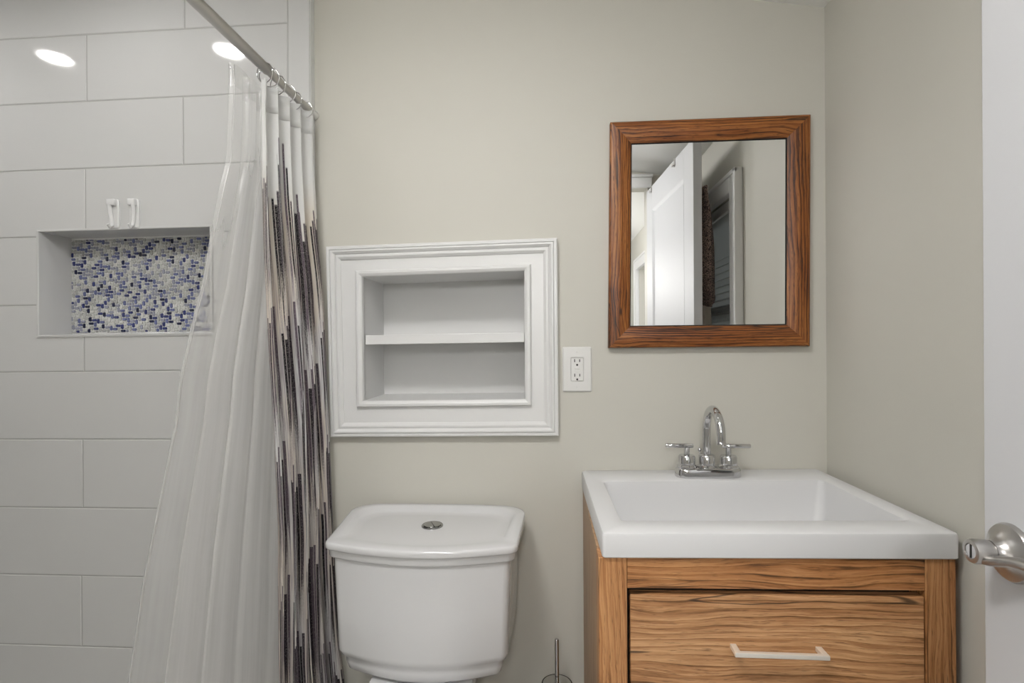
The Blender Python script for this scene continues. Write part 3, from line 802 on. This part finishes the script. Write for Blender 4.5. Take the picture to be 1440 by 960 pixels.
lin_px = [(108, 334), (160, 333), (225, 329), (262, 319), (320, 307), (396, 293), (437, 281), (533, 258), (596, 251), (622, 245), (716, 225), (812, 205), (914, 189), (960, 182), (1300, 130)]
ZL1, ZL0 = RZ - .030, .06
def liner_pt(s, q):
    z = lerp(ZL1, ZL0, q)
    xn = lerp(-.685, -.90, sstep(.0, .9, q))
    py = 480 + (H - z) / 1.13 * FPX
    for _ in range(3):
        pn = unp(interp(lin_px, py), py, X=xn); py = 480 - (z - H) / max(.3, (pn - Vector((0, 0, H))).dot(FWD)) * FPX
    pn.z = z
    pf = Vector((lerp(RX - .03, RX - .055, q), 1.385, z))
    p = pn.lerp(pf, s); d = pf - pn; d.z = 0; L = d.length; d.normalize(); nrm = Vector((-d.y, d.x, 0))
    q2 = sstep(0, .6, q); edge = sstep(0, .06, s)
    fold = math.sin(s * 2 * math.pi * 4.6 + 1.2 + 1.5 * q) * lerp(.011, .0026, q2) + math.sin(s * 2 * math.pi * 9.1 + 5 * q) * lerp(.002, .0008, q2)
    p += nrm * (fold + .012) * (.3 + .7 * edge)
    p += d * .03 * math.sin(s * 2 * math.pi * 4.6 + 2.6 + q) * edge * (1 - s) * (1 - .3 * q2)
    return p, (s * .9, z)
P, F, uv = sheet(140, 80, liner_pt)
t = thing('shower_liner', 'clear cloudy plastic shower liner spreading left beside the printed curtain', 'shower liner', (RX - .1, 1.25, ZL0))
mb = MB(); mb.add(P, F); mb.build('film', 'liner', t, True, 180, uv=uv, recalc=False)
mb = MB(); mb.tube([liner_pt(0, i / 60)[0] + Vector((-.0006, 0, 0)) for i in range(61)], .0007, 6); mb.build('hem', 'liner', t, True, 180, uv=None)
def lhead(s, q):
    p, u_ = liner_pt(s, q * .028); return p + Vector((.0012, -.0012, 0)), u_
P, F, uv = sheet(140, 3, lhead)
mb = MB(); mb.add(P, F); mb.build('header_band', 'liner', t, True, 180, uv=uv, recalc=False)

# ================================================================== ADHESIVE HOOKS
def adhesive(label, px0, px1, py0, py1, flip):
    a = unp(px0, py0, Y=YT); b = unp(px1, py1, Y=YT)
    cx, z0, z1, hw = (a.x + b.x) / 2, b.z, a.z, (b.x - a.x) / 2
    t = thing('adhesive_hook', label, 'hook', (cx, YT, z0), 'white plastic hooks above the tile niche')
    mb = MB()
    def ring(k, y): return [Vector((p.x, y, p.y)) for p in rrect(cx, (z0 + z1) / 2, hw * k, (z1 - z0) / 2 * (1 - (1 - k) * .35), hw * .45 * k, 0, 5)]
    mb.loft([ring(1, YT - .0002), ring(1, YT - .0055), ring(.86, YT - .0075)]); mb.build('base_plate', 'hookpl', t, True, 30)
    mb = MB()
    # block at the top, blade running down and curling out to a tip
    hz = (z1 - z0)
    secs = []
    for q, y, hh_, ww in ((0, .005, .10, .8), (.0, .016, .10, .8), (.10, .020, .08, .78)):
        pass
    mb.box((cx - hw * .80, YT - .018, z1 - hz * .24), (cx + hw * .72, YT - .0045, z1 - hz * .02), .0018)
    sgn = -1 if flip else 1
    pts = [(cx + sgn * hw * .30, YT - .015, z1 - hz * .20), (cx + sgn * hw * .28, YT - .012, z1 - hz * .45), (cx + sgn * hw * .12, YT - .010, z1 - hz * .72), (cx, YT - .012, z1 - hz * .92), (cx, YT - .019, z1 - hz * .985), (cx, YT - .026, z1 - hz * .90)]
    mb.tube(pts, [.0060, .0056, .0056, .0052, .0042, .0034], 12)
    mb.build('hook_arm', 'hookpl', t, True, 50)
adhesive('left one of two white plastic hooks above the tile niche', 154.5, 169.5, 281, 321.5, True)
adhesive('right one of two white plastic hooks above the tile niche', 184, 197.5, 280.5, 321, False)

# ================================================================== TOILET
TX = -.2995
def outline(hb, hf, yb_, yf, bow, rb, rf, z, bowb=.0, n=10):
    """plan of the tank: straight-ish back, bowed front, rounded corners; starts back right, counter-clockwise"""
    P = []
    def arc(cx, cy, r, a0, a1):
        for i in range(n + 1):
            a = math.radians(lerp(a0, a1, i / n)); P.append(Vector((cx + r * math.cos(a), cy + r * math.sin(a), z)))
    arc(TX + hb - rb, yb_ - rb, rb, 0, 90)
    for i in range(1, 12): u = i / 12; P.append(Vector((lerp(TX + hb - rb, TX - hb + rb, u), yb_ + bowb * 4 * u * (1 - u), z)))
    arc(TX - hb + rb, yb_ - rb, rb, 90, 180)
    arc(TX - hf + rf, yf + rf, rf, 180, 262)
    x0 = P[-1].x; y0 = P[-1].y; x1 = 2 * TX - x0
    for i in range(1, 24): u = i / 24; P.append(Vector((lerp(x0, x1, u), y0 - bow * 4 * u * (1 - u), z)))
    arc(TX + hf - rf, yf + rf, rf, 278, 360)
    return P
t = thing('toilet', 'white porcelain toilet standing between the curtain and the vanity', 'toilet', (TX, 1.1, 0))
LZ = .771
mb = MB()
TB = 1.432
R = []
for z, ins in ((LZ - .328, .026), (LZ - .321, .020), (LZ - .304, .016), (LZ - .292, .0155), (LZ - .284, .008), (LZ - .270, .0035), (LZ - .16, .002), (LZ - .045, .0)):
    k = (LZ - .045 - z)
    R.append(outline(.2165 - ins - k * .022, .2085 - ins - k * .018, TB - .006 - ins * .5, 1.182 + ins * .9 + k * .01, .034, .035, .022, z))
mb.loft(R)
mb.build('tank', 'china', t, True, 50)
mb = MB()
def rimz(p):                                                    # raised rim at sides and back, dipping to the front
    return .013 * sstep(1.205, 1.25, p.y)
def lid_ring(ins, z, rim):
    P = outline(.234 - ins, .2255 - ins, TB - ins, 1.171 + ins, .036, .062, .024, z, .006)
    return [Vector((p.x, p.y, p.z + rim * rimz(p))) for p in P]
R = [lid_ring(.012, LZ - .0505, 0), lid_ring(.008, LZ - .0500, 0), lid_ring(.0065, LZ - .047, 0), lid_ring(.006, LZ - .034, 0), lid_ring(.005, LZ - .031, 0), lid_ring(.0015, LZ - .030, 0), lid_ring(.0, LZ - .027, .1),
     lid_ring(0, LZ - .018, 1), lid_ring(.0015, LZ - .0145, 1), lid_ring(.005, LZ - .0132, 1), lid_ring(.018, LZ - .0125, 1), lid_ring(.026, LZ - .0128, .93), lid_ring(.034, LZ - .0135, .25), lid_ring(.040, LZ - .014, .05), lid_ring(.06, LZ - .014, 0)]
mb.loft(R)
lid = mb.build('tank_lid', 'china', t, True, 60)
bc = unp(608, 738.5, Z=LZ - .0125)
mb = MB(); mb.lathe([(.027, -.002), (.027, .002), (.0255, .0035), (.024, .0028)], (bc.x, bc.y, LZ - .0135), (0, 0, 1), 36); fb = mb.build('flush_button', 'dark_chrome', lid, True, 30)
for k, (a0, a1) in enumerate(((-60, 110), (120, 290))):
    P0 = [Vector((bc.x + .0215 * math.cos(math.radians(lerp(a0, a1, i / 16))), bc.y + .0215 * math.sin(math.radians(lerp(a0, a1, i / 16))), LZ - .0105)) for i in range(17)]
    mb = MB(); mb.loft([P0, [p + Vector((0, 0, .0012)) for p in P0]]); mb.build('button_half', 'dark_chrome', fb)
# bowl: deck under the tank, body, rim
def egg(cy, hx, hyf, hyb, z, n=40):
    return [Vector((TX + hx * math.cos(a), cy + (hyb if math.sin(a) > 0 else hyf) * math.sin(a), z)) for a in [2 * math.pi * k / n for k in range(n)]]
mb = MB()
mb.loft([rrect(TX, 1.30, .085, .085, .03, .0), rrect(TX, 1.29, .085, .09, .03, .2), rrect(TX, 1.27, .115, .125, .04, .38), rrect(TX, 1.262, .122, .132, .03, .430), rrect(TX, 1.262, .118, .128, .028, .437)])
mb.loft([egg(1.0, .11, .20, .22, 0), egg(1.0, .10, .19, .22, .08), egg(1.0, .11, .21, .20, .2), egg(.98, .165, .25, .19, .33), egg(.97, .18, .26, .17, .39), egg(.97, .178, .258, .168, .402)])
mb.build('bowl', 'china', t, True, 50)
mb = MB(); mb.loft([egg(.97, .182, .264, .165, .404), egg(.97, .186, .268, .168, .412), egg(.97, .18, .262, .163, .420)]); st = mb.build('seat', 'plastic', t, True, 40)
mb = MB(); mb.loft([egg(.97, .180, .262, .165, .4215), egg(.97, .184, .266, .168, .428), egg(.97, .15, .23, .14, .438), egg(.97, .06, .1, .06, .441)]); mb.build('seat_lid', 'plastic', t, True, 40)

# ================================================================== TOILET BRUSH AND ITS HOLDER
bp = unp(783, 898, Y=1.37); bx, by = bp.x, 1.37; rz = .326
t = thing('brush_holder', 'clear plastic toilet brush holder on the floor beside the vanity', 'brush holder', (bx, by, 0))
mb = MB(); mb.lathe([(.034, .004), (.037, .02), (.039, rz - .01), (.0402, rz), (.0375, rz), (.0362, rz - .012), (.034, .03), (.031, .012)], (bx, by, 0), n=40); mb.build('cup', 'acrylic', t, True, 50)
mb = MB(); mb.lathe([(.045, 0.0), (.045, .002), (.043, .0035)], (bx, by, 0), n=40); mb.build('foot_disc', 'chrome', t, True, 40)
t = thing('toilet_brush', 'toilet brush with a thin chrome handle standing in the clear holder', 'toilet brush', (bx, by, .02))
mb = MB(); mb.lathe([(.0055, .16), (.0055, bp.z - .001), (.0045, bp.z)], (bx, by, 0), n=20); mb.build('handle', 'chrome', t, True, 40)
mb = MB(); mb.lathe([(.006, .06), (.024, .065), (.028, .09), (.028, .13), (.020, .155), (.007, .163)], (bx, by, 0), n=24); mb.build('brush_head', 'bristle', t, True, 40)
mb = MB(); mb.lathe([(.0095, .163), (.0095, .172), (.0058, .178)], (bx, by, 0), n=20); mb.build('collar', 'chrome', t, True, 40)

# ================================================================== VANITY
KB0 = unp(818, 661, Y=YW - .002); KB1 = unp(1149, 658.5, Y=YW - .002)
KF0 = unp(847, 749, Z=KB0.z); KF1 = unp(1350.5, 749.5, Z=KB1.z)
KF1.x = min(KF1.x, XR - .006)
def K(a, b, dz=0.0, ins=0.0):
    """point of the sink top: a across, b from front to back, both 0..1"""
    p = KF0.lerp(KF1, a).lerp(KB0.lerp(KB1, a), b); return Vector((p.x, p.y, p.z + dz))
SW = (KF1 - KF0).length; SD = (KB0 - KF0).length
def kring(x0, x1, y0, y1, r, dz, n=5):
    """rounded ring, x/y in metres from the front left corner"""
    return [K(p.x / SW, p.y / SD, dz) for p in rrect((x0 + x1) / 2, (y0 + y1) / 2, (x1 - x0) / 2, (y1 - y0) / 2, r, 0, n)]
t = thing('vanity_sink', 'white rectangular sink top with a shallow basin on the wood vanity', 'sink', K(.5, .5, -.05))
mb = MB()
b0 = unp(873, 733, Z=KB0.z - .002); b1 = unp(1284, 734.5, Z=KB1.z - .002); b2 = unp(847, 677, Z=KB0.z - .002)
bxl = (b0.x - KF0.x) + .002; byf = b0.y - KF0.y; bxr = (b1.x - KF0.x); byb = b2.y - KF0.y
R = [kring(bxl - .01, bxr + .006, byf - .004, byb + .006, .014, -.047), kring(.002, SW - .002, .002, SD - .002, .006, -.047), kring(0, SW, 0, SD, .007, -.045), kring(0, SW, 0, SD, .007, -.006), kring(.0015, SW - .0015, .0015, SD - .0015, .007, -.002), kring(.005, SW - .005, .005, SD - .005, .007, 0.0),
     kring(bxl - .004, bxr + .004, byf - .004, byb + .004, .012, -.0002), kring(bxl, bxr, byf, byb, .014, -.003), *[kring(bxl + .002 + .012 * q + .035 * (1 - math.cos(q * 1.57)), bxr - .002 - .012 * q - .035 * (1 - math.cos(q * 1.57)), byf + .006 + .014 * q + .04 * (1 - math.cos(q * 1.57)), byb - .002 - .012 * q - .04 * (1 - math.cos(q * 1.57)), .016 + .014 * q, -.012 - .138 * math.sin(q * 1.57)) for q in (0, .15, .3, .45, .6, .7, .8, .9, 1.0)],
     kring(bxl + .2, bxr - .2, byf + .13, byb - .13, .02, -.153)]
mb.loft(R, False, True)
sk = mb.build('basin', 'sink', t, True, 38)
mb = MB(); dc = K((bxl + bxr) / 2 / SW, (byf + byb) / 2 / SD, -.1528); mb.lathe([(.022, 0), (.022, .002), (.017, .003), (.014, .0015)], dc, (0, 0, 1), 28); mb.build('drain', 'chrome', t, True, 40)
# cabinet
CX0, CX1 = KF0.x - .007, min(KF1.x - .003, XR - .008)
CY0, CY1 = KF0.y + .006, YW - .004
ctop = lambda x: lerp(KF0.z, KF1.z, (x - KF0.x) / (KF1.x - KF0.x)) - .0475
t = thing('vanity_cabinet', 'rustic oak vanity cabinet with a wide drawer under the white sink', 'vanity', ((CX0 + CX1) / 2, (CY0 + CY1) / 2, 0))
def vbox(x0, x1, y0, y1, z0, z1, bev, name, m, top=False):
    mb = MB(); mb.box((x0, y0, z0), (x1, y1, z1), bev)
    s = (ctop(CX1) - ctop(CX0)) / (CX1 - CX0)
    for v in mb.v:
        if top or v.z > .4: v.z += s * (v.x - CX0)
    return mb.build(name, m, t)
CT = ctop(CX0)
pL, pR = unp(882, 860, Y=CY0).x, unp(1302, 860, Y=CY0).x
pz = unp(884, 828, Y=CY0).z
vbox(CX0, pL, CY0, CY0 + .045, .0, CT, .0015, 'corner_post', 'oak_post_a')
vbox(pR, CX1, CY0, CY0 + .045, .0, CT, .0015, 'corner_post', 'oak_post_b')
vbox(pL + .0006, pR - .0006, CY0 + .001, CY0 + .03, pz, CT, .001, 'top_rail', 'oak_rail')
vbox(CX0 + .001, CX0 + .018, CY0 + .0455, CY1, .06, CT - .001, .0008, 'side_panel', 'oak_side')
vbox(CX1 - .018, CX1 - .001, CY0 + .0455, CY1, .06, CT - .001, .0008, 'side_panel', 'oak_side')
vbox(CX0 + .018, CX1 - .018, CY1 - .012, CY1, .06, CT - .02, .0, 'back_panel', 'gap')
vbox(pL - .02, pR + .02, CY0 + .046, CY0 + .05, .10, pz + .004, .0, 'gap_shade_panel', 'gap')  # added dark sheet, stands in for the shade seen round the drawers
vbox(pL + .0006, pR - .0006, CY0 + .001, CY0 + .03, .10, .15, .001, 'bottom_rail', 'oak_rail')
for sx in (CX0, CX1 - .045):
    vbox(sx, sx + .045, CY1 - .045, CY1 - .0125, .0, .0598, .001, 'foot', 'oak_post_a')
dtop = unp(890, 836.5, Y=CY0 + .001).z
dl = unp(886.5, 860, Y=CY0).x; dr = unp(1300.5, 860, Y=CY0).x
dmid = .455
d1 = vbox(dl, dr, CY0 + .001, CY0 + .022, dmid + .004, dtop, .0016, 'drawer', 'oak_drawer')
d2 = vbox(dl, dr, CY0 + .001, CY0 + .022, .155, dmid - .004, .0016, 'drawer', 'oak_drawer')
def pull(par, hx0_, hx1_, z):
    y = CY0 + .001; mb = MB()
    mb.box((hx0_, y - .030, z - .0042), (hx1_, y - .022, z + .0042), .0012)
    for a in (hx0_ + .0005, hx1_ - .0115): 
        mb.box((a, y - .0225, z - .0042), (a + .011, y - .0001, z + .0042), .001)
    o = MB.build(mb, 'drawer_pull', 'pull', t); o.parent = par
    return o
hp0 = unp(1034, 923, Y=CY0 - .029); hp1 = unp(1168, 924, Y=CY0 - .029)
pl = pull(d1, hp0.x, hp1.x, (hp0.z + hp1.z) / 2)
pl2 = pull(d2, hp0.x, hp1.x, .36)

# ================================================================== FAUCET
fb_ = unp(992, 664, Z=K(.5, .9).z); FX, FY = fb_.x - .005, 1.380
FZ = K((FX - KF0.x) / SW, .9).z
t = thing('sink_faucet', 'chrome two-handle gooseneck faucet at the back of the sink', 'faucet', (FX, FY, FZ))
def frr(hx, hy, r, z): return [p + UP0 * (.0185 * (p.x - FX)) for p in rrect(FX, FY, hx, hy, r, FZ + z, 8)]
mb = MB(); mb.loft([frr(.082, .029, .0285, .0006), frr(.083, .030, .0295, .002), frr(.0815, .029, .0285, .018), frr(.080, .0278, .0272, .0215), frr(.077, .025, .0245, .0240), frr(.074, .019, .0185, .0245)])
mb.build('base_plate', 'chrome', t, True, 40)
SPX = FX - .002
mb = MB(); mb.lathe([(.0245, .022), (.0245, .026), (.0200, .030), (.0200, .053), (.0175, .056), (.0112, .057)], (SPX, FY, FZ), n=32)
pts = [(SPX, FY, FZ + .05), (SPX, FY, FZ + .08), (SPX, FY, FZ + .121)]
RG = .057
for k in range(1, 19):
    a = math.pi * k / 18; pts.append((SPX, FY - RG + RG * math.cos(a), FZ + .121 + RG * math.sin(a)))
pts += [(SPX, FY - 2 * RG, FZ + .108)]
mb.tube(pts, .0105, 24)
mb.lathe([(.0105, .0), (.0112, .001), (.0112, .006), (.0085, .0065), (.008, .003)], (SPX, FY - 2 * RG, FZ + .1095), (0, 0, -1), 24)
mb.build('spout', 'chrome', t, True, 45)
for s_ in (-1, 1):
    hx_ = FX + s_ * .0525
    mb = MB(); mb.lathe([(.0255, .022), (.0255, .026), (.0210, .031), (.0210, .050), (.0185, .0535), (.008, .054)], (hx_, FY, FZ), n=32)
    mb.lathe([(.0072, .052), (.0072, .074)], (hx_, FY, FZ), n=20)
    h = mb.build('handle', 'chrome', t, True, 40)
    mb = MB(); a = Vector((hx_ - s_ * .016, FY, FZ + .0775)); b = Vector((hx_ + s_ * .054, FY - .004, FZ + .0785))
    ax = b - a; L = ax.length
    mb.lathe([(.0048, 0), (.0056, .001), (.0056, L - .001), (.0048, L)], a, ax, 24); mb.build('lever', 'chrome', h, True, 40)
mb = MB(); mb.tube([(SPX - .012, FY + .020, FZ + .02), (SPX - .012, FY + .020, FZ + .060)], .0022, 10)
mb.lathe([(.0003, 0), (.004, .002), (.005, .0055), (.004, .009), (.0003, .011)], (SPX - .012, FY + .020, FZ + .058), n=16); mb.build('lift_rod', 'chrome', t, True, 60)
